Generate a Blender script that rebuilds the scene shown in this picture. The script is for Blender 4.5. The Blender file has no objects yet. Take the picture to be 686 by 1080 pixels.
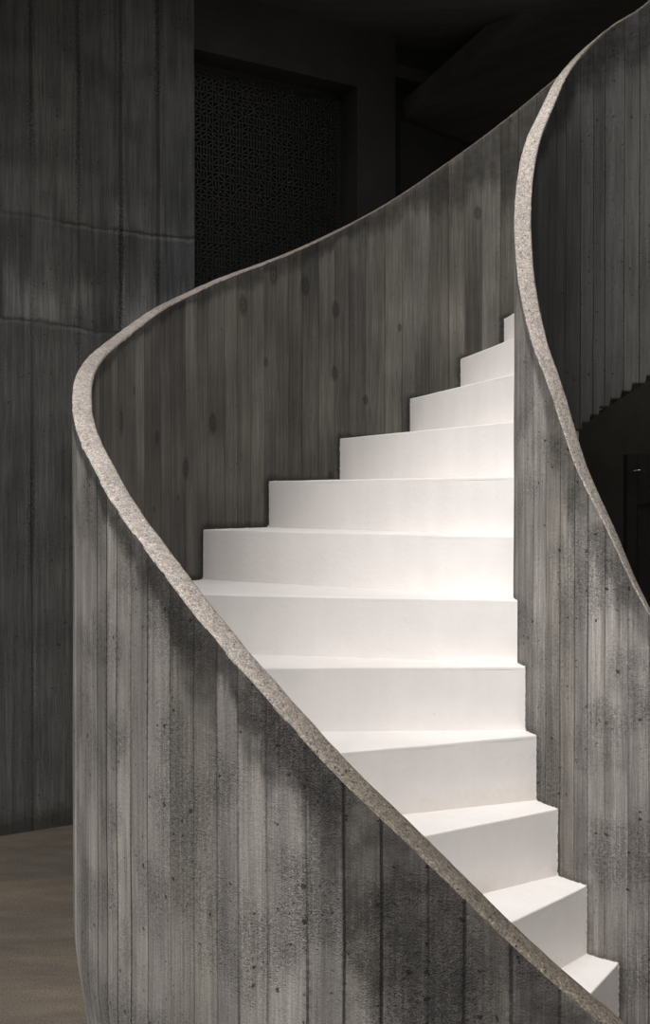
import bpy, bmesh, math, random
from mathutils import Vector, noise
R_ = math.radians
S = 0.18                       # metres per riser: all plan data below are in risers
scene = bpy.context.scene
col = scene.collection

# ------------------------------------------------------------------ stair plan
AX, AY, K0 = 5.567, 17.5515, 7.631          # well centre, eye height (in risers above the floor)
RI, RO, T = 2.49, 9.117, 0.27               # stair-side radii of the two parapets, wall thickness
TI = [-56.44, -45.05, -32.61, -20.83, -12.24, -3.01, 9.67, 19.33, 37.52, 50.88, 67.56, 78.59]
TO = [-56.64, -45.55, -32.01, -20.24, -4.71, 7.88, 28.48, 41.95, 55.07, 67.12, 75.48, 82.41]
for k in range(8):
    TI.append(TI[-1] + 13.0); TO.append(TO[-1] + 12.0 + (0.9 if k else 0))
NSTEP = 19
OUT_CAP = [(-84, 1.75), (-70.4, 3.28), (-64, 4.02), (-59, 4.64), (-54, 5.18), (-50.7, 5.58), (-46.4, 6.05),
           (-40.6, 6.69), (-38, 6.97), (-29.6, 7.73), (-27, 7.98), (-22.4, 8.33), (-18, 8.64), (-12.6, 9.07),
           (-7.2, 9.46), (-.6, 9.87), (6.8, 10.30), (13.5, 10.76), (19.3, 11.20), (26, 11.66), (33.7, 12.21),
           (44.2, 12.91), (52.7, 13.58), (63.6, 14.59), (74.5, 15.84), (83.5, 16.95), (87.6, 17.5), (96, 18.6),
           (105, 19.7), (130, 21.6)]
IN_CAP = [(-100, 2.6), (-65.4, 6.07), (-59.8, 6.5), (-54.1, 7.04), (-47, 7.6), (-40.4, 8.11), (-28.1, 9.3),
          (-16, 10.14), (-2.7, 11.15), (10, 12.2), (22, 13.13), (30.5, 13.70), (44.5, 14.48), (53.6, 15.07),
          (63.6, 15.55), (78.8, 16.12), (97.5, 16.62), (130, 18.2), (190, 21.4)]
WELL_BOTTOM = [(59.7, 8.84), (64.3, 8.98), (68.7, 9.12), (73.6, 9.27), (79.4, 9.42), (84.8, 9.56), (89.9, 9.70),
               (96.2, 9.84), (101.5, 10.0), (107, 10.2), (113, 10.5)]

def hermite(tab):
    xs = [a for a, b in tab]; ys = [b for a, b in tab]; n = len(xs)
    dl = [(ys[i+1]-ys[i])/(xs[i+1]-xs[i]) for i in range(n-1)]
    m = [dl[0]] + [(dl[i-1]+dl[i])/2 for i in range(1, n-1)] + [dl[-1]]
    def f(x):
        if x <= xs[0]: return ys[0] + dl[0]*(x-xs[0])
        if x >= xs[-1]: return ys[-1] + dl[-1]*(x-xs[-1])
        i = 0
        while x > xs[i+1]: i += 1
        w = xs[i+1]-xs[i]; t = (x-xs[i])/w
        return ((2*t**3-3*t*t+1)*ys[i] + (t**3-2*t*t+t)*w*m[i] + (-2*t**3+3*t*t)*ys[i+1] + (t**3-t*t)*w*m[i+1])
    def g(x): return min(20.22, (f(x-2.5)+2*f(x-1.25)+2*f(x)+2*f(x+1.25)+f(x+2.5))/8)     # smooth hand-measured jitter
    return g
out_cap, in_cap = hermite(OUT_CAP), hermite(IN_CAP)

def P(r, th, z):
    a = R_(th)
    return Vector(((AX - r*math.cos(a))*S, (AY + r*math.sin(a))*S, z*S))
def smooth(a, b, x):
    t = min(1, max(0, (x-a)/(b-a))); return t*t*(3-2*t)

# ------------------------------------------------------------------ node helpers
class NT:
    def __init__(s, name):
        s.m = bpy.data.materials.new(name); s.m.use_nodes = True
        s.t = s.m.node_tree; s.t.nodes.clear()
        s.out = s.n('ShaderNodeOutputMaterial'); s.b = s.n('ShaderNodeBsdfPrincipled')
        s.t.links.new(s.b.outputs[0], s.out.inputs[0])
    def n(s, ty, **kw):
        nd = s.t.nodes.new(ty)
        for k, v in kw.items(): setattr(nd, k, v)
        return nd
    def set(s, sock, v):
        if hasattr(v, 'is_output'): s.t.links.new(v, sock)
        elif v is not None: sock.default_value = v
    def math(s, op, a, b=None, c=None, clamp=False):
        nd = s.n('ShaderNodeMath', operation=op, use_clamp=clamp)
        s.set(nd.inputs[0], a)
        if b is not None: s.set(nd.inputs[1], b)
        if c is not None: s.set(nd.inputs[2], c)
        return nd.outputs[0]
    def mul(s, a, b): return s.math('MULTIPLY', a, b)
    def add(s, a, b): return s.math('ADD', a, b)
    def sub(s, a, b): return s.math('SUBTRACT', a, b)
    def ramp(s, x, a, b, lo=0., hi=1.):
        nd = s.n('ShaderNodeMapRange', interpolation_type='SMOOTHSTEP')
        s.set(nd.inputs[0], x); nd.inputs[1].default_value = a; nd.inputs[2].default_value = b
        nd.inputs[3].default_value = lo; nd.inputs[4].default_value = hi
        return nd.outputs[0]
    def xyz(s, x, y=0., z=0.):
        nd = s.n('ShaderNodeCombineXYZ')
        s.set(nd.inputs[0], x); s.set(nd.inputs[1], y); s.set(nd.inputs[2], z); return nd.outputs[0]
    def noise(s, vec, scale, detail=2., rough=.5, dist=0.):
        nd = s.n('ShaderNodeTexNoise'); s.set(nd.inputs['Vector'], vec)
        nd.inputs['Scale'].default_value = scale; nd.inputs['Detail'].default_value = detail
        nd.inputs['Roughness'].default_value = rough; nd.inputs['Distortion'].default_value = dist
        return nd.outputs['Fac']
    def vor(s, vec, scale, feature='F1', rnd=1., dim='2D', w=None):
        nd = s.n('ShaderNodeTexVoronoi', voronoi_dimensions=dim, feature=feature)
        if w is not None: s.set(nd.inputs['W'], w)
        else: s.set(nd.inputs['Vector'], vec)
        nd.inputs['Scale'].default_value = scale; nd.inputs['Randomness'].default_value = rnd
        return nd
    def sep(s, c):
        nd = s.n('ShaderNodeSeparateXYZ'); s.set(nd.inputs[0], c); return nd.outputs
    def color(s, rgb, fac):
        nd = s.n('ShaderNodeMix', data_type='RGBA', blend_type='MULTIPLY')
        nd.inputs[0].default_value = 1.; s.set(nd.inputs[6], rgb if hasattr(rgb, 'is_output') else (*rgb, 1))
        g = s.n('ShaderNodeCombineColor')
        for i in range(3): s.set(g.inputs[i], fac)
        s.t.links.new(g.outputs[0], nd.inputs[7]); return nd.outputs[2]
    def mix(s, f, a, b):
        nd = s.n('ShaderNodeMix', data_type='RGBA'); s.set(nd.inputs[0], f)
        s.set(nd.inputs[6], a if hasattr(a, 'is_output') else (*a, 1)); s.set(nd.inputs[7], b if hasattr(b, 'is_output') else (*b, 1))
        return nd.outputs[2]
    def attr(s, name):
        return s.n('ShaderNodeAttribute', attribute_name=name).outputs['Fac']
    def finish(s, colr, rough, height=None, dist=.004, spec=.25, strength=1.):
        s.set(s.b.inputs['Base Color'], colr); s.set(s.b.inputs['Roughness'], rough)
        s.b.inputs['Specular IOR Level'].default_value = spec
        if height is not None:
            bp = s.n('ShaderNodeBump'); bp.inputs['Distance'].default_value = dist
            bp.inputs['Strength'].default_value = strength
            s.set(bp.inputs['Height'], height); s.t.links.new(bp.outputs[0], s.b.inputs['Normal'])
        return s.m

def board_concrete(name, base, width=.083, seed=0., tone=.35, streak=.5, sand=.5, pits=1., knots=0., seam=.6,
                   stain_shade=0., stain_shade_len=.09, grime=0., tint=(.20, .185, .15), joints=None, rough_seams=.5, gain=1., fringe=.5, paint=.012, foot=0.):
    """Concrete cast against upright sawn boards.  UV 'board' = (arc length, height) in metres."""
    t = NT(name)
    uvn = t.n('ShaderNodeUVMap', uv_map='board')
    u, v, _ = t.sep(uvn.outputs[0])
    u = t.add(u, seed); uv = t.xyz(u, v)
    # boards of uneven width
    wob = t.mul(t.sub(t.noise(t.xyz(t.mul(u, 3.), v), 1.3, 1.), .5), .010)
    uw = t.math('DIVIDE', t.add(u, wob), width)
    cell = t.vor(None, 1., 'F1', .75, '1D', uw)
    rnd = t.sep(cell.outputs['Color'])
    edge = t.vor(None, 1., 'DISTANCE_TO_EDGE', .75, '1D', uw).outputs['Distance']
    # tone of each board + a slower second variation along its length
    val = t.add(1. - tone*.5, t.mul(rnd[0], tone))
    along = t.noise(t.xyz(t.mul(rnd[1], 37.), t.mul(v, 1.6)), 1., 3.)
    val = t.mul(val, t.ramp(along, .25, .75, 1-.22*tone/.35, 1+.2*tone/.35))
    # wood-grain streaks
    s1 = t.noise(t.xyz(t.mul(u, 34.), t.mul(v, 1.1)), 1., 4., .6)
    s2 = t.noise(t.xyz(t.mul(u, 150.), t.mul(v, 3.)), 1., 3., .6)
    val = t.mul(val, t.ramp(s1, .22, .78, 1-.42*streak, 1+.42*streak))
    val = t.mul(val, t.ramp(s2, .2, .8, 1-.26*streak, 1+.26*streak))
    s3 = t.noise(t.xyz(t.mul(u, 330.), t.mul(v, 9.)), 1., 2., .6)
    s4 = t.noise(t.xyz(t.mul(u, 75.), t.mul(v, 2.2)), 1., 3., .65)
    val = t.mul(val, t.ramp(s3, .25, .75, 1-.36*streak, 1+.36*streak))
    val = t.mul(val, t.ramp(s4, .3, .7, 1-.40*streak, 1+.34*streak))
    cloud = t.noise(t.xyz(t.mul(u, 1.7), v), 2.6, 4., .6)
    val = t.mul(val, t.ramp(cloud, .25, .75, .86, 1.12))
    # sand grain: speckle, rougher in patches
    patch = t.ramp(t.noise(uv, 5.5, 3.), .40, .64)
    g1 = t.noise(uv, 330., 2., .7); g2 = t.noise(uv, 120., 2., .6)
    gr = t.add(t.mul(t.sub(g1, .5), 1.9), t.mul(t.sub(g2, .5), 1.1))
    wsp = t.vor(uv, 230., 'F1', 1.); wsr = t.sep(wsp.outputs['Color'])
    white = t.mul(t.math('GREATER_THAN', wsr[0], .90), t.ramp(wsp.outputs['Distance'], .15, .38, 1., 0.))
    val = t.mul(val, t.add(1., t.mul(gr, t.mul(t.add(.45, t.mul(patch, .9)), sand))))
    # blow holes: small dark pits, some in clusters
    wx = t.mul(t.sub(t.noise(uv, 110., 2.), .5), .016); wy = t.mul(t.sub(t.noise(t.xyz(v, u), 110., 2.), .5), .016)
    pv = t.vor(t.xyz(t.add(u, wx), t.add(t.mul(v, 1.25), wy)), 34., 'F1', 1.)
    pr = t.sep(pv.outputs['Color'])
    size = t.mul(t.math('POWER', pr[0], 7.), .17)
    size = t.mul(size, t.add(.55, t.mul(patch, .8)))
    pitn = t.ramp(t.sub(pv.outputs['Distance'], size), -.03, .015, 1., 0.)
    pitn = t.mul(pitn, t.math('GREATER_THAN', pr[0], .66))
    pf = t.vor(uv, 150., 'F1', 1.); pfr = t.sep(pf.outputs['Color'])
    pits2 = t.mul(t.math('GREATER_THAN', pfr[1], .86), t.ramp(pf.outputs['Distance'], .18, .36, 1., 0.))
    pits2 = t.mul(pits2, t.add(.10, t.mul(patch, .6)))
    pitall = t.math('MAXIMUM', pitn, t.mul(pits2, .7))
    val = t.mul(val, t.sub(1., t.mul(pitall, .75*pits)))
    # board joints: a thin line, ragged and pitted on some joints
    rs = t.noise(t.xyz(t.mul(u, 14.), t.mul(v, 75.)), 1., 3., .7)
    strong = t.ramp(t.noise(t.xyz(t.mul(u, 5.), t.mul(v, .6)), 1., 1.), .42, .60, .42, 1.)
    wline = t.add(.018, t.mul(t.mul(rs, strong), .055*rough_seams))
    line = t.ramp(t.math('DIVIDE', edge, wline), .5, 1.3, 1., 0.)
    val = t.mul(val, t.sub(1., t.mul(t.mul(line, strong), seam)))
    # crumbly ridge of fins and voids along the leaky joints
    cn = t.noise(uv, 105., 3., .75)
    near = t.mul(t.ramp(edge, .0, .16, 1., 0.), t.mul(strong, t.ramp(t.noise(t.xyz(t.mul(u, 3.), t.mul(v, 2.6)), 1., 2.), .42, .62)))
    val = t.mul(val, t.sub(1., t.mul(t.mul(near, t.ramp(cn, .50, .60)), .62*rough_seams)))
    val = t.mul(val, t.add(1., t.mul(t.mul(near, t.ramp(cn, .36, .46, 1., 0.)), .55*rough_seams)))
    val = t.mul(val, t.add(1., t.mul(t.mul(white, t.add(.15, patch)), .8*sand)))
    height = t.add(t.mul(rnd[2], .55), t.mul(t.ramp(edge, 0, .06), .5))
    height = t.sub(height, t.mul(pitall, 1.3*pits))
    height = t.add(height, t.mul(gr, t.mul(t.add(.25, patch), 1.1*sand)))
    height = t.add(height, t.mul(s2, .25)); height = t.add(height, t.mul(s1, .35))
    # knots printed by the boards
    if knots:
        kc = t.xyz(t.mul(u, 1.7), v)
        kn = t.n('ShaderNodeVectorMath', operation='ADD')
        t.set(kn.inputs[0], kc); t.set(kn.inputs[1], t.xyz(t.mul(s1, .03), t.mul(g2, .02)))
        kv = t.vor(kn.outputs[0], 3.4, 'F1', 1.); kr = t.sep(kv.outputs['Color'])
        rad = t.mul(t.ramp(kr[0], .45, 1., .0, .15), 1.)
        kd = t.math('DIVIDE', kv.outputs['Distance'], t.math('MAXIMUM', rad, .001))
        kmask = t.mul(t.ramp(kd, .75, 1.15, 1., 0.), t.math('GREATER_THAN', kr[0], .5))
        ring = t.add(.72, t.mul(t.math('SINE', t.mul(kd, 14.)), .22))
        val = t.mul(val, t.sub(1., t.mul(t.mul(kmask, ring), knots)))
    # horizontal pour joints
    if joints:
        for (zj, amp, band) in joints:
            wv = t.mul(t.sub(t.noise(t.xyz(t.mul(u, 1.), zj), 1.6, 3.), .5), .10)
            dj = t.sub(t.sub(v, zj), wv)
            dj = t.add(dj, t.mul(t.sub(t.noise(uv, 22., 3.), .5), .03))
            brk = t.ramp(t.noise(t.xyz(t.mul(u, 4.), zj), 1., 2.), .35, .6, .25, 1.)
            ln = t.mul(t.ramp(t.math('ABSOLUTE', dj), .002, .007, 1., 0.), brk)
            ln2 = t.mul(t.ramp(t.math('ABSOLUTE', t.add(dj, .011)), .002, .012, 1., 0.), brk)
            val = t.mul(val, t.sub(1., t.mul(ln, .38*amp))); val = t.mul(val, t.add(1., t.mul(ln2, .55*amp)))
            height = t.sub(height, t.mul(ln, .4))
            if band:
                up = t.mul(t.ramp(dj, .0, .02), t.ramp(t.sub(dj, t.mul(s1, .42)), -.16, .05, 1., 0.))
                tong = t.ramp(t.noise(t.xyz(t.mul(u, 6.5), t.mul(v, .8)), 1., 2.), .36, .52)
                val = t.mul(val, t.add(1., t.mul(t.mul(up, tong), band)))
                dn = t.ramp(dj, -.75, .0, 0., 1.); dn = t.mul(dn, t.math('LESS_THAN', dj, 0.))
                val = t.mul(val, t.add(1., t.mul(dn, band*.22)))
    colr = t.color(base, t.mul(val, gain))
    # faint warm / cool board tints
    colr = t.mix(t.mul(t.ramp(rnd[1], .2, .9), .35), colr, t.color(tint, t.mul(val, gain*base[0]/tint[0])))
    # weathering and painted-in shade running down from the top edge
    if stain_shade:
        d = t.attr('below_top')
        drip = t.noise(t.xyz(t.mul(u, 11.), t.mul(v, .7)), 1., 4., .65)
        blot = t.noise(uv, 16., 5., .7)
        amt = t.attr('stain_shade_len')
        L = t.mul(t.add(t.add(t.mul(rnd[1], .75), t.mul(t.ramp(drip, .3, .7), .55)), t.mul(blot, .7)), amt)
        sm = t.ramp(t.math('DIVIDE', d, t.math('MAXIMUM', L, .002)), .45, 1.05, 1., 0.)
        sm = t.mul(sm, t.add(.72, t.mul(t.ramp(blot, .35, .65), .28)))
        colr = t.color(colr, t.sub(1., t.mul(sm, stain_shade)))
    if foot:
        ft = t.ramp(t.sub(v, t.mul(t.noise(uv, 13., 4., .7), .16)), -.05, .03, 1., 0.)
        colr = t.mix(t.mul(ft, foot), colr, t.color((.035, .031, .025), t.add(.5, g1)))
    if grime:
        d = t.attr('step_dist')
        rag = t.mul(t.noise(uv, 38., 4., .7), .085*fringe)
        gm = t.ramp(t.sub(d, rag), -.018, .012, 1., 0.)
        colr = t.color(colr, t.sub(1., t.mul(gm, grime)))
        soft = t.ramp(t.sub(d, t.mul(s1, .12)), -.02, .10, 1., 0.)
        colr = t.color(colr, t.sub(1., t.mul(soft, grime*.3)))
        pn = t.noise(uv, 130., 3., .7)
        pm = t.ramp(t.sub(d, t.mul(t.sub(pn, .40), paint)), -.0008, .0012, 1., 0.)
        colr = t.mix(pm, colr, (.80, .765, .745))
    return t.finish(colr, .82, height, dist=.0036)

def plain(name, rgb, rough=.7, var=.2, scale=6., bump=.0, spec=.3, metal=0., stretch=(1, 1, 1)):
    t = NT(name)
    g = t.n('ShaderNodeNewGeometry').outputs['Position']
    mp = t.n('ShaderNodeMapping'); t.set(mp.inputs[0], g); mp.inputs['Scale'].default_value = stretch
    n1 = t.noise(mp.outputs[0], scale, 4., .6); n2 = t.noise(mp.outputs[0], scale*14, 2., .6)
    val = t.mul(t.ramp(n1, .25, .75, 1-var, 1+var), t.ramp(n2, .2, .8, 1-var*.5, 1+var*.5))
    t.b.inputs['Metallic'].default_value = metal
    return t.finish(t.color(rgb, val), rough, t.add(n1, t.mul(n2, .3)) if bump else None, dist=bump or .001, spec=spec)

def sandy(name, base, contrast=.55):
    t = NT(name)
    g = t.n('ShaderNodeNewGeometry').outputs['Position']
    a = t.noise(g, 300., 2., .75); b = t.noise(g, 95., 2., .6); c = t.noise(g, 9., 3.)
    w = t.noise(g, 2.2, 3.)
    sp = t.vor(g, 170., 'F1', 1., '3D'); r = t.sep(sp.outputs['Color'])
    val = t.ramp(a, .25, .75, 1-contrast, 1+contrast)
    val = t.mul(val, t.ramp(b, .3, .7, .78, 1.2)); val = t.mul(val, t.ramp(c, .3, .7, .86, 1.12))
    dk = t.mul(t.math('GREATER_THAN', r[0], .88), t.ramp(sp.outputs['Distance'], .2, .45, 1., 0.))
    lt = t.mul(t.math('GREATER_THAN', r[1], .90), t.ramp(sp.outputs['Distance'], .2, .45, 1., 0.))
    val = t.mul(val, t.sub(1., t.mul(dk, .55))); val = t.mul(val, t.add(1., t.mul(lt, .55)))
    colr = t.mix(t.ramp(b, .35, .65), t.color(base, val), t.color((base[0]*1.03, base[1]*.98, base[2]*.92), val))
    cap_shade = t.attr('cap_shade')  # mask that paints fading light into the coping colour
    wn = t.ramp(t.add(cap_shade, t.mul(t.sub(c, .5), .5)), .1, .9)
    colr = t.mix(wn, colr, t.color((base[0]*.31, base[1]*.29, base[2]*.25), val))
    h = t.add(t.mul(a, 1.), t.mul(b, .8)); h = t.sub(h, t.mul(dk, .8))
    return t.finish(colr, .9, h, dist=.0022, spec=.2)

def limewash(name):
    t = NT(name)
    g = t.n('ShaderNodeNewGeometry').outputs['Position']
    n1 = t.noise(g, 4., 4., .6); n2 = t.noise(g, 60., 3., .6)
    mp = t.n('ShaderNodeMapping'); t.set(mp.inputs[0], g); mp.inputs['Scale'].default_value = (16, 16, 2.2)
    dr = t.noise(mp.outputs[0], 1., 3.)
    val = t.mul(t.ramp(n1, .25, .75, .965, 1.02), t.ramp(dr, .3, .7, .985, 1.01))
    sc = t.vor(g, 26., 'F1', 1., '3D'); r = t.sep(sc.outputs['Color'])
    fl = t.mul(t.math('GREATER_THAN', r[0], .97), t.ramp(sc.outputs['Distance'], .04, .10, 1., 0.))
    val = t.mul(val, t.sub(1., t.mul(fl, .12)))
    colr = t.color((.83, .795, .775), val)
    dirt = t.attr('dirt')
    dm = t.mul(t.ramp(t.sub(dirt, t.mul(n2, .5)), .1, .75), t.ramp(n1, .3, .65))
    colr = t.mix(t.mul(dm, .55), colr, (.60, .52, .42))
    return t.finish(colr, .75, t.add(t.mul(n1, 1.2), t.mul(n2, .35)), dist=.004, spec=.25)

def earth_floor(name):
    t = NT(name)
    g = t.n('ShaderNodeNewGeometry').outputs['Position']
    mp = t.n('ShaderNodeMapping'); t.set(mp.inputs[0], g)
    mp.inputs['Rotation'].default_value = (0, 0, R_(-22)); mp.inputs['Scale'].default_value = (.9, 3.0, 1.)
    a = t.noise(mp.outputs[0], 1.7, 4., .62); b = t.noise(g, 160., 2., .7); c = t.noise(mp.outputs[0], 7., 3., .6)
    val = t.mul(t.ramp(a, .28, .72, .80, 1.18), t.ramp(b, .2, .8, .66, 1.34))
    val = t.mul(val, t.ramp(c, .3, .7, .9, 1.1))
    colr = t.mix(t.ramp(a, .35, .65), t.color((.118, .103, .087), val), t.color((.122, .100, .077), val))
    return t.finish(colr, .85, t.add(b, t.mul(c, .6)), dist=.0015, spec=.2)

M = {}
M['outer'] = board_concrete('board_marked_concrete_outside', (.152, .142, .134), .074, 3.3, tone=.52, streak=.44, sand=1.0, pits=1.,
                            seam=.80, stain_shade=.78, rough_seams=1.)
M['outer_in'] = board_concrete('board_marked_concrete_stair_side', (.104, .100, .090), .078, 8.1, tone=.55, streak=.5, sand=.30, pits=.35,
                            knots=.62, seam=.55, stain_shade=.62, grime=.62, tint=(.135, .122, .098), rough_seams=.25)
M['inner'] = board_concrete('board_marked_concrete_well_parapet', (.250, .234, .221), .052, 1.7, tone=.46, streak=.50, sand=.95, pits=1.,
                            seam=.55, stain_shade=.55, grime=.45, rough_seams=.6, fringe=.35)
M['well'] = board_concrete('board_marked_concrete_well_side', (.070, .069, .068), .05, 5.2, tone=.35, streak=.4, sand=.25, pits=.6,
                            seam=.6, stain_shade=.80, rough_seams=.4)
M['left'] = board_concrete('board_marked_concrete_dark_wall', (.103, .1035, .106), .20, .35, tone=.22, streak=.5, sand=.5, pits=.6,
                            seam=.55, rough_seams=1.3, joints=[(2.525, 1., .45), (2.10, 1., 1.1)], stain_shade=.0, grime=.0, foot=.75)
M['cap'] = sandy('sandy_concrete_coping', (.40, .368, .345))
M['white'] = limewash('white_limewash')
M['floor'] = earth_floor('trodden_earth_floor')
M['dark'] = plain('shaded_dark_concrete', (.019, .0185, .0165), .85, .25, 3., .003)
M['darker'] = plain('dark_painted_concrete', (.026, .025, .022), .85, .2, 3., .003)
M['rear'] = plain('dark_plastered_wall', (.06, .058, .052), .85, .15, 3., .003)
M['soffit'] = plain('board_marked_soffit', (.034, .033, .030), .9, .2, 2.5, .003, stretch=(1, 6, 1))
M['iron'] = plain('blackened_iron', (.010, .0096, .0088), .55, .2, 12., spec=.4)
M['steel'] = plain('worn_steel', (.55, .54, .52), .3, .1, 30., metal=1.)
M['timber'] = plain('dark_stained_timber', (.028, .025, .022), .7, .25, 5., .001, stretch=(8, 8, 1))

# ------------------------------------------------------------------ object helpers
def link(name, verts, faces, mats, parent=None, fmat=None, uv=None, attrs=None, smooth_faces=None):
    me = bpy.data.meshes.new(name); me.from_pydata([tuple(v) for v in verts], [], faces)
    for m in (mats if isinstance(mats, (list, tuple)) else [mats]): me.materials.append(m)
    if fmat:
        for p, i in zip(me.polygons, fmat): p.material_index = i
    if uv:
        l = me.uv_layers.new(name='board')
        for p in me.polygons:
            for li in p.loop_indices: l.data[li].uv = uv[p.index][li - p.loop_start]
    for k, vals in (attrs or {}).items():
        a = me.attributes.new(k, 'FLOAT', 'POINT'); a.data.foreach_set('value', vals)
    if smooth_faces is not None:
        for p, s in zip(me.polygons, smooth_faces): p.use_smooth = s
    me.update()
    o = bpy.data.objects.new(name, me); col.objects.link(o)
    if parent: o.parent = parent
    return o
def tag(o, label=None, cat=None, group=None, kind=None):
    for k, v in (('label', label), ('category', cat), ('group', group), ('kind', kind)):
        if v: o[k] = v
    return o
def empty(name, loc):
    e = bpy.data.objects.new(name, None); e.location = loc; e.empty_display_size = .1; col.objects.link(e); return e

def box(name, mat, p0, dirx, L, depth, z0, z1, parent=None, uvw=True):
    """upright block: starts at plan point p0 (risers), runs L along dirx, `depth` to the far side"""
    d = Vector((dirx[0], dirx[1])).normalized(); n = Vector((-d.y, d.x))
    a = Vector(p0); c = [a, a+d*L, a+d*L+n*depth, a+n*depth]
    vs = [Vector((q.x*S, q.y*S, z*S)) for z in (z0, z1) for q in c]
    fs = [(0, 1, 5, 4), (1, 2, 6, 5), (2, 3, 7, 6), (3, 0, 4, 7), (4, 5, 6, 7), (3, 2, 1, 0)]
    uv = []
    for f in fs:
        q = [vs[i] for i in f]
        nn = (q[1]-q[0]).cross(q[2]-q[0])
        if abs(nn.z) > .5*nn.length: uv.append([(w.x, w.y) for w in q])
        else:
            e = (q[1]-q[0]); e.z = 0; e.normalize()
            base = Vector((a.x*S, a.y*S, 0))
            uv.append([((w-base).dot(e), w.z) for w in q])
    return link(name, vs, fs, mat, parent, uv=uv)

# ------------------------------------------------------------------ staircase
stair = empty('spiral_staircase', P(RO, 0, 0))
tag(stair, 'curving concrete spiral staircase with bright white steps between dark board-marked parapets', 'staircase')
INV = stair.location.copy()

def step_top(th, tab):
    z = 0
    for k in range(NSTEP):
        if th >= tab[k]: z = k+1
    return z
def step_dist(th, z, tab, r):
    """rough distance (risers) from a wall point to the white step profile, along the wall"""
    best = 9.
    for k in range(NSTEP):
        a, b = tab[k], tab[k+1] if k+1 < len(tab) else tab[k]+12
        dx = max(a-th, 0, th-b)*math.pi/180*r
        dz = max(z-(k+1), 0)
        if z < k-1.: continue
        best = min(best, math.hypot(dx, dz))
    return best

def jit(x, y, z, s, amp):
    return noise.noise(Vector((x*s, y*s, z*s)))*amp

def parapet(name, r_a, r_b, th0, th1, n, top, bottom, mats, tabs, stain_shade_fn, taper, parent, zrows):
    """upright helical wall between radius r_a (stair side) and r_b (other side)"""
    ths = [th0 + (th1-th0)*i/n for i in range(n+1)]
    V, F, FM, UV, SM, dt, sl, sd = [], [], [], [], [], [], [], []
    def grid(r, mi, flip, tab):
        base = len(V)
        for th in ths:
            zt = top(th); zb = bottom(th)
            for j in range(zrows+1):
                z = zb + (zt-zb)*(j/zrows)
                rr = r + jit(th*.12, z*.7, r, 1., .012)
                if taper and r == r_b and z < 1.7: rr -= .19*(1-smooth(.1, 1.7, z))
                V.append(P(rr, th, z)); dt.append((zt-z)*S); sl.append(stain_shade_fn(th, mi))
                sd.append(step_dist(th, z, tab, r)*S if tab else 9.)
        for i in range(n):
            for j in range(zrows):
                q = [base+i*(zrows+1)+j, base+(i+1)*(zrows+1)+j, base+(i+1)*(zrows+1)+j+1, base+i*(zrows+1)+j+1]
                w = [(R_(ths[i if k in (0, 3) else i+1])*r*S, V[q[k]].z) for k in range(4)]
                if flip: q.reverse(); w.reverse()
                F.append(q); UV.append(w); FM.append(mi); SM.append(True)
        return base
    inward = r_a < r_b
    A = grid(r_a, 0, inward, tabs[0]); B = grid(r_b, 1, not inward, tabs[1])
    R1 = zrows+1
    def quad(ids, flip):
        if flip: ids = ids[::-1]
        F.append(ids); UV.append([(V[i].x, V[i].y) for i in ids]); FM.append(0); SM.append(False)
    for i in range(n):
        quad([A+i*R1+zrows, A+(i+1)*R1+zrows, B+(i+1)*R1+zrows, B+i*R1+zrows], inward is False)
        quad([A+i*R1, A+(i+1)*R1, B+(i+1)*R1, B+i*R1], inward)
    for i, fl in ((0, False), (n, True)):
        for j in range(zrows): quad([A+i*R1+j, A+i*R1+j+1, B+i*R1+j+1, B+i*R1+j], fl != inward)
    V2 = [v-INV for v in V]
    return link(name, V2, F, mats, parent, FM, UV, {'below_top': dt, 'stain_shade_len': sl, 'step_dist': sd}, SM)

def coping(name, r_a, r_b, th0, th1, n, top, cap_shade_fn, parent, thick=.03):
    V, F, wn, SM = [], [], [], []
    lo, hi = min(r_a, r_b), max(r_a, r_b)
    for i in range(n+1):
        th = th0 + (th1-th0)*i/n; z = top(th)
        chip = [jit(th, r, 3.1, 2.3, .005)+jit(th, r, 7.7, .55, .008)-.03*max(0., jit(th, r, 5.3, .9, 1.)-.42) for r in (lo, hi)]
        prof = [(lo+chip[0], z-.01), (lo+chip[0]+.004, z+thick-.012), (lo+.03+chip[0]*.5, z+thick), ((lo+hi)/2, z+thick+.004),
                (hi-.03+chip[1]*.5, z+thick), (hi+chip[1]-.004, z+thick-.012), (hi+chip[1], z-.01)]
        for r, zz in prof:
            V.append(P(r, th, zz + jit(th, r*3, 1.7, 1.4, .006))-INV); wn.append(cap_shade_fn(th))
    m = 7
    for i in range(n):
        for j in range(m):
            a, b = i*m+j, i*m+(j+1) % m
            F.append((a, b, b+m, a+m)); SM.append(j in (1, 2, 3, 4))
    F.append(tuple(range(m))[::-1]); F.append(tuple(n*m+j for j in range(m))); SM += [False, False]
    return link(name, V, F, M['cap'], parent, None, None, {'cap_shade': wn}, SM)

def out_bottom(th):
    return 0. if th < 78 else max(0., min(17.2, 7.6 + (th-78)*.11)) if th > 80 else 7.6*(th-78)/2
def in_bottom(th):
    if th < 52: return 0.
    if th < 59.7: return 8.7
    for (a, z), (b, _) in zip(WELL_BOTTOM, WELL_BOTTOM[1:]):
        if a <= th < b: return z
    n = int((th-113)/5.5); return 10.5 + .35*n

def stain_shade_out(th, mi):
    if mi == 1:      # street side: run-off stains, lengthened towards the front to paint in fading light
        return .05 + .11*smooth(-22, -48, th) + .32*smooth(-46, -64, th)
    return .045 + .03*smooth(10, 40, th) + .30*smooth(58, 90, th)  # stair side: long dark top at the rear paints in the ceiling's shade
def stain_in(th, mi):
    if mi == 1: return .10 + .10*smooth(20, 60, th)
    return .06 + .16*smooth(-12, -45, th)

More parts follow.
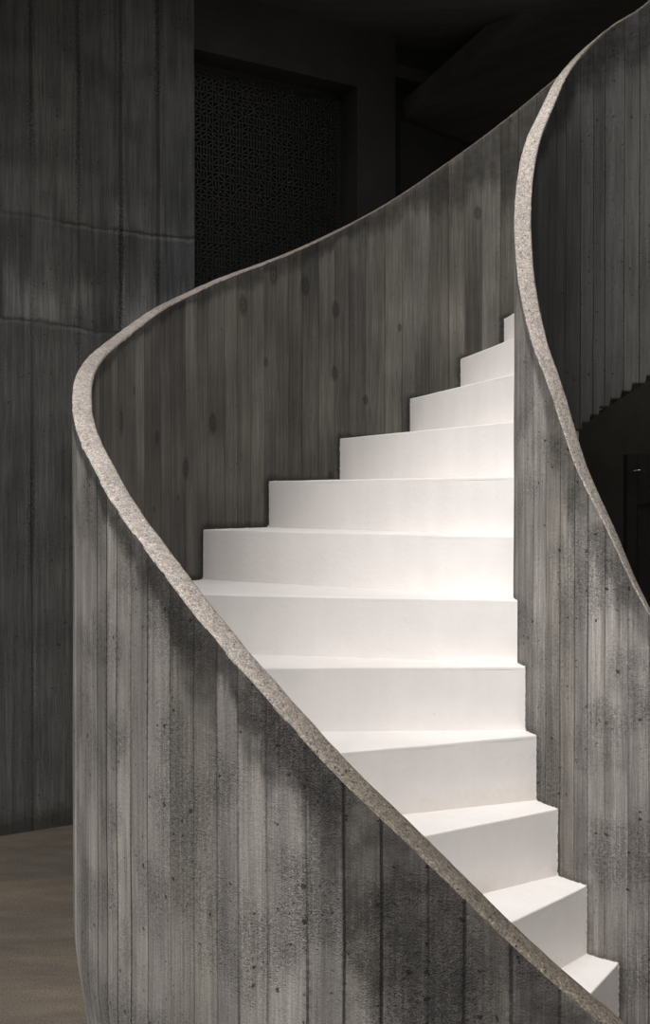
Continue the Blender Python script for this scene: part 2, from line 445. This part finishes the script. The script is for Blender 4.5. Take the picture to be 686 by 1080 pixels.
TH = .03
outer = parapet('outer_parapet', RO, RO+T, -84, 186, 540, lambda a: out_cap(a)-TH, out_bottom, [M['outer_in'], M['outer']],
                (TO, None), stain_shade_out, True, stair, 96)
coping('coping', RO, RO+T, -84, 186, 810, lambda a: out_cap(a)-TH,
       lambda a: .10+.30*smooth(-20, -45, a)+.60*smooth(-42, -66, a)+.75*smooth(25, 75, a), outer)['label'] = 'pale sandy coping along the top of the outer parapet'  # coping coloured darker towards front and rear, where light fades

inner = parapet('inner_parapet', RI, RI-T, -100, 188, 576, lambda a: in_cap(a)-TH, in_bottom, [M['inner'], M['well']],
                (TI, None), stain_in, False, stair, 150)
coping('coping', RI, RI-T, -100, 188, 576, lambda a: in_cap(a)-TH,
       lambda a: .24+.1*smooth(0, -50, a)+.7*smooth(40, 75, a), inner)['label'] = 'pale sandy coping along the top of the inner parapet'  # upper inner coping coloured dark to paint in its shade
outer['label'] = 'tall outer parapet of board-marked concrete'
inner['label'] = 'inner parapet of board-marked concrete around the open well'

def make_step(k):
    """k = 1.. : white step with its own riser face and underside, tread as a slab on top"""
    i0, i1 = TI[k-1], TI[k]; o0, o1 = TO[k-1], TO[k]
    ra, rb = RI+.0, RO-.0
    nr, na = 24, 8
    zt, zb = float(k), max(-.02, k-1.75)
    def ring(z, wob):
        pts = []
        for j in range(nr+1):           # nosing line, inner to outer: straight, trowelled by hand
            f = j/nr
            p = P(ra, i0, z).lerp(P(rb, o0, z), f)
            if wob and 0 < j < nr: p.z += noise.noise(Vector((f*5, k*3.1, 0)))*.0018
            pts.append(p)
        for j in range(1, na+1): pts.append(P(rb, o0+(o1-o0)*j/na, z))
        for j in range(1, nr+1): pts.append(P(rb, o1, z).lerp(P(ra, i1, z), j/nr))
        for j in range(1, na): pts.append(P(ra, i1+(i0-i1)*j/na, z))
        return pts
    tt = .055
    levels = [zb, zb+(k-1-zb), k-1+.12, k-.5, zt-tt] if k-1 > zb else [zb, .12, .5, zt-tt]
    V, F, D = [], [], []
    for z in levels:
        for p in ring(z, False):
            V.append(p-INV); D.append(1.-min(1, max(0, (z-(k-1))/.55)) if k <= 4 else 0.)
    n = len(V)//len(levels)
    for l in range(len(levels)-1):
        for a in range(n):
            b = (a+1) % n; F.append((l*n+b, l*n+a, (l+1)*n+a, (l+1)*n+b))
    F.append(tuple(range(n))); F.append(tuple((len(levels)-1)*n+a for a in range(n))[::-1])
    st = link('step', V, F, M['white'], stair, attrs={'dirt': D})
    # tread slab with a softly rounded nosing
    V, F, D = [], [], []
    e = .018
    lv = [(zt-tt, 0.), (zt-e, 0.), (zt-e*.3, e*.35), (zt, e)]
    for z, inset in lv:
        r = ring(z, True)
        if inset:
            back = (P((ra+rb)/2, (i1+o1)/2, z)-P((ra+rb)/2, (i0+o0)/2, z)).normalized()
            for j in range(nr+1): r[j] = r[j]+back*inset*S
        V += [p-INV for p in r]; D += [0.]*len(r)
    for l in range(len(lv)-1):
        for a in range(n):
            b = (a+1) % n; F.append((l*n+b, l*n+a, (l+1)*n+a, (l+1)*n+b))
    F.append(tuple(range(n))); F.append(tuple((len(lv)-1)*n+a for a in range(n))[::-1])
    link('tread', V, F, M['white'], st, attrs={'dirt': D})
for k in range(1, NSTEP+1): make_step(k)

def fix_normals():
    for o in col.objects:
        if o.type == 'MESH':
            bm = bmesh.new(); bm.from_mesh(o.data); bmesh.ops.recalc_face_normals(bm, faces=bm.faces); bm.to_mesh(o.data); bm.free()

# ------------------------------------------------------------------ the building around it
CZ = 20.3                                            # ceiling height in risers
W0, WD = Vector((-7.342, 24.521)), Vector((1.4055, .8574)).normalized()
WN = Vector((-WD.y, WD.x))
def along_u(u):                                      # plan point of the wall line seen on a given sight line
    s = (u-343)/1150
    t = (s*W0.y - W0.x)/(WD.x - s*WD.y); return t
tc, t2, t3 = along_u(205.5), along_u(377), along_u(417)
T0 = -14.
pt = lambda t, n=0.: (W0 + WD*t + WN*n)
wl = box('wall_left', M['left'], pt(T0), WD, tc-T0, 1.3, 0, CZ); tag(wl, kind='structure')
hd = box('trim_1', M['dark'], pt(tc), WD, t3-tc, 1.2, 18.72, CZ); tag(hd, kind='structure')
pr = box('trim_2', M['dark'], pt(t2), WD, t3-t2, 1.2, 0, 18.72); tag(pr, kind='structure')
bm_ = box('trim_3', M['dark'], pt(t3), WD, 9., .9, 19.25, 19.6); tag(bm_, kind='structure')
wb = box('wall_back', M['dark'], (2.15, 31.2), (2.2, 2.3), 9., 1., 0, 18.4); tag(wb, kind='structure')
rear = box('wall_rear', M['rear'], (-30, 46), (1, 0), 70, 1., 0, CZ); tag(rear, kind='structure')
right = box('shade_wall_right', M['darker'], (16.2, -6), (0, 1), 52, -1., 0, CZ); tag(right, kind='structure')  # unseen wall added to keep light off right-facing surfaces
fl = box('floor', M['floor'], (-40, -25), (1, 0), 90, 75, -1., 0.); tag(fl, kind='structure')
# ceiling slab over the back of the hall: the stair stands under the open front; unseen edges shaped for shade
CE = [(-40, 10.5), (-4.2, 10.5), (-1.2, 26.2), (9.6, 26.2), (9.6, -6), (16.1, -6), (16.1, 46.9), (-40, 47)]
nv = len(CE)
vs = [Vector((x*S, y*S, z*S)) for z in (CZ, CZ+1.4) for x, y in CE]
fs = [tuple(range(nv))[::-1], tuple(range(nv, 2*nv))] + [(i, (i+1) % nv, nv+(i+1) % nv, nv+i) for i in range(nv)]
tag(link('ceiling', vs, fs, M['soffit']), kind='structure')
# sloping soffit of the slab edge behind the stair
def prism(name, mat, pts, thick, parent=None):
    a = [Vector(p)*S for p in pts]; n = (a[1]-a[0]).cross(a[2]-a[0]).normalized()
    if n.z < 0: n = -n
    v = a + [p+n*thick*S for p in a]; m = len(a)
    f = [tuple(range(m)), tuple(range(m, 2*m))[::-1]] + [(i, (i+1) % m, m+(i+1) % m, m+i) for i in range(m)]
    return link(name, v, f, mat, parent)
sf = prism('trim_4', M['soffit'], [(2.3, 31.1, 18.45), (8.4, 37.4, 18.45), (12.5, 33.5, 20.3), (5.2, 28.6, 20.3)], .5); tag(sf, kind='structure')

# pierced screen set back in the dark opening
sc0 = pt(tc+.02, .72)
SL = t2-tc-.04
screen = empty('lattice_screen', Vector((sc0.x*S, sc0.y*S, 0)))
tag(screen, 'dark openwork lattice screen filling the opening right of the tall concrete wall', 'screen')
so = screen.location.copy()
def sp(t, n, z): q = sc0 + WD*t + WN*n; return Vector((q.x*S, q.y*S, z*S)) - so
def bar(V, F, a, b, w, dpt):
    """flat strip from a to b given as (t, z)"""
    dx, dz = b[0]-a[0], b[1]-a[1]; L = math.hypot(dx, dz) or 1; nx, nz = -dz/L*w/2, dx/L*w/2
    base = len(V)
    for n in (0, dpt):
        for p, s in ((a, 1), (b, 1), (b, -1), (a, -1)): V.append(sp(p[0]+nx*s, n, p[1]+nz*s))
    for f in ((3, 2, 1, 0), (4, 5, 6, 7), (0, 1, 5, 4), (1, 2, 6, 5), (2, 3, 7, 6), (3, 0, 4, 7)): F.append(tuple(base+i for i in f))
V, F = [], []
cw, ch = .17, .20
rows, cols = range(int(10.2/ch), int(18.6/ch)), range(int((SL-.3)/cw))
random.seed(4)
for r in rows:
    z = r*ch
    for c in cols:
        x = .15+c*cw
        bar(V, F, (x, z), (x, z+ch), .03, .06)
        q = random.random()
        if q < .35: bar(V, F, (x, z+.03), (x+cw, z+ch-.04), .035, .05)
        elif q < .7: bar(V, F, (x, z+ch-.03), (x+cw, z+.04), .035, .05)
        else: bar(V, F, (x+cw*.5, z), (x+cw*.5, z+ch), .035, .05)
    bar(V, F, (.15, z), (SL-.15, z), .035, .06)
link('lattice', V, F, M['iron'], screen)
for a, b in (((.08, .0), (.08, 18.7)), ((SL-.08, 0.), (SL-.08, 18.7)), ((0, 18.62), (SL, 18.62)), ((0, 10.2), (SL, 10.2))):
    V, F = [], []; bar(V, F, a, b, .16, .12); link('frame_rail', V, F, M['iron'], screen)
V, F = [], []; bar(V, F, (SL/2, .1), (SL/2, 10.1), SL-.3, .08); link('base_panel', V, F, M['darker'], screen)

# door seen through the well, far behind
dk = lambda u, Y: (u-343)/1150*Y
DY = 34.
door = box('door_1', M['timber'], (dk(661, DY), DY), (1, 0), 5.2, .35, 0, 9.0); tag(door, kind='structure')
for nm, x0, L, z0, z1 in (('door_stile', 0, .3, 0, 9.), ('door_stile', 4.9, .3, 0, 9.), ('door_rail', .3, 4.6, 7.45, 7.75), ('door_rail', .3, 4.6, 0, .6)):
    box(nm, M['darker'], (dk(661, DY)+x0, DY-.08), (1, 0), L, .08, z0, z1, door)
hv, hf = [], []
hx0, hx1, hz = dk(663.5, DY-.3), dk(681, DY-.3), K0+(525.5-499)*(DY-.3)/1150
N = 16
for i in range(N+1):
    f = i/N; x = hx0+(hx1-hx0)*f; z = hz + .06*math.sin(math.pi*f)+.05*f; y = DY-.1-.28*math.sin(math.pi*min(1, max(0, f)))**.5
    for k in range(6):
        a = k*math.pi/3; hv.append(Vector((x*S, (y+.02*math.cos(a))*S, (z+.02*math.sin(a))*S)))
for i in range(N):
    for k in range(6): hf.append((i*6+k, i*6+(k+1) % 6, i*6+6+(k+1) % 6, i*6+6+k))
link('door_handle', hv, hf, M['steel'], door)

fix_normals()

# ------------------------------------------------------------------ light: overcast sky and a broad low-contrast sun
SKY0, SKY1 = .27, 1.35
w = bpy.data.worlds.new('sky'); scene.world = w; w.use_nodes = True
wt = w.node_tree; bg = wt.nodes['Background']
tcx = wt.nodes.new('ShaderNodeTexCoord'); sx = wt.nodes.new('ShaderNodeSeparateXYZ'); mr = wt.nodes.new('ShaderNodeMapRange')
wt.links.new(tcx.outputs['Generated'], sx.inputs[0]); wt.links.new(sx.outputs[2], mr.inputs[0])
mr.inputs[1].default_value = 0.; mr.inputs[2].default_value = 1.; mr.inputs[3].default_value = SKY0; mr.inputs[4].default_value = SKY1
wt.links.new(mr.outputs[0], bg.inputs[1]); bg.inputs[0].default_value = (1.0, .985, .97, 1)      # overcast: zenith brighter than horizon
sun = bpy.data.lights.new('sun', 'SUN'); sun.energy = 4.2; sun.angle = R_(72); sun.color = (1., .975, .95)
so_ = bpy.data.objects.new('sun', sun); col.objects.link(so_)
so_.rotation_euler = Vector((-.60, -.36, .74)).to_track_quat('Z', 'Y').to_euler()
so_.location = (-2, -2, 6)

lamp = bpy.data.lights.new('hall_fill', 'POINT'); lamp.energy = 5.; lamp.shadow_soft_size = .25; lamp.color = (1., .94, .82)  # unseen fill lights added to lift the dark back hall
lo_ = bpy.data.objects.new('hall_fill', lamp); lo_.location = (13*S, 30.5*S, 14*S); col.objects.link(lo_)
lb_ = bpy.data.objects.new('hall_fill', lamp.copy()); lb_.data.energy = 3.4; lb_.location = (13.5*S, 41*S, 13*S); col.objects.link(lb_)

# ------------------------------------------------------------------ camera
cam = bpy.data.cameras.new('camera'); co = bpy.data.objects.new('camera', cam); col.objects.link(co)
co.location = (0, 0, K0*S); co.rotation_euler = (R_(90-.7245), 0, 0)
cam.sensor_fit = 'VERTICAL'; cam.sensor_height = 36; cam.lens = 1150/1080*36; cam.clip_start = .05
scene.camera = co
vs_ = scene.view_settings
vs_.view_transform = 'Standard'; vs_.look = 'None'; vs_.exposure = .29; vs_.gamma = 1; vs_.use_curve_mapping = False
scene.cycles.max_bounces = 6; scene.cycles.diffuse_bounces = 4
scene.cycles.use_denoising = True
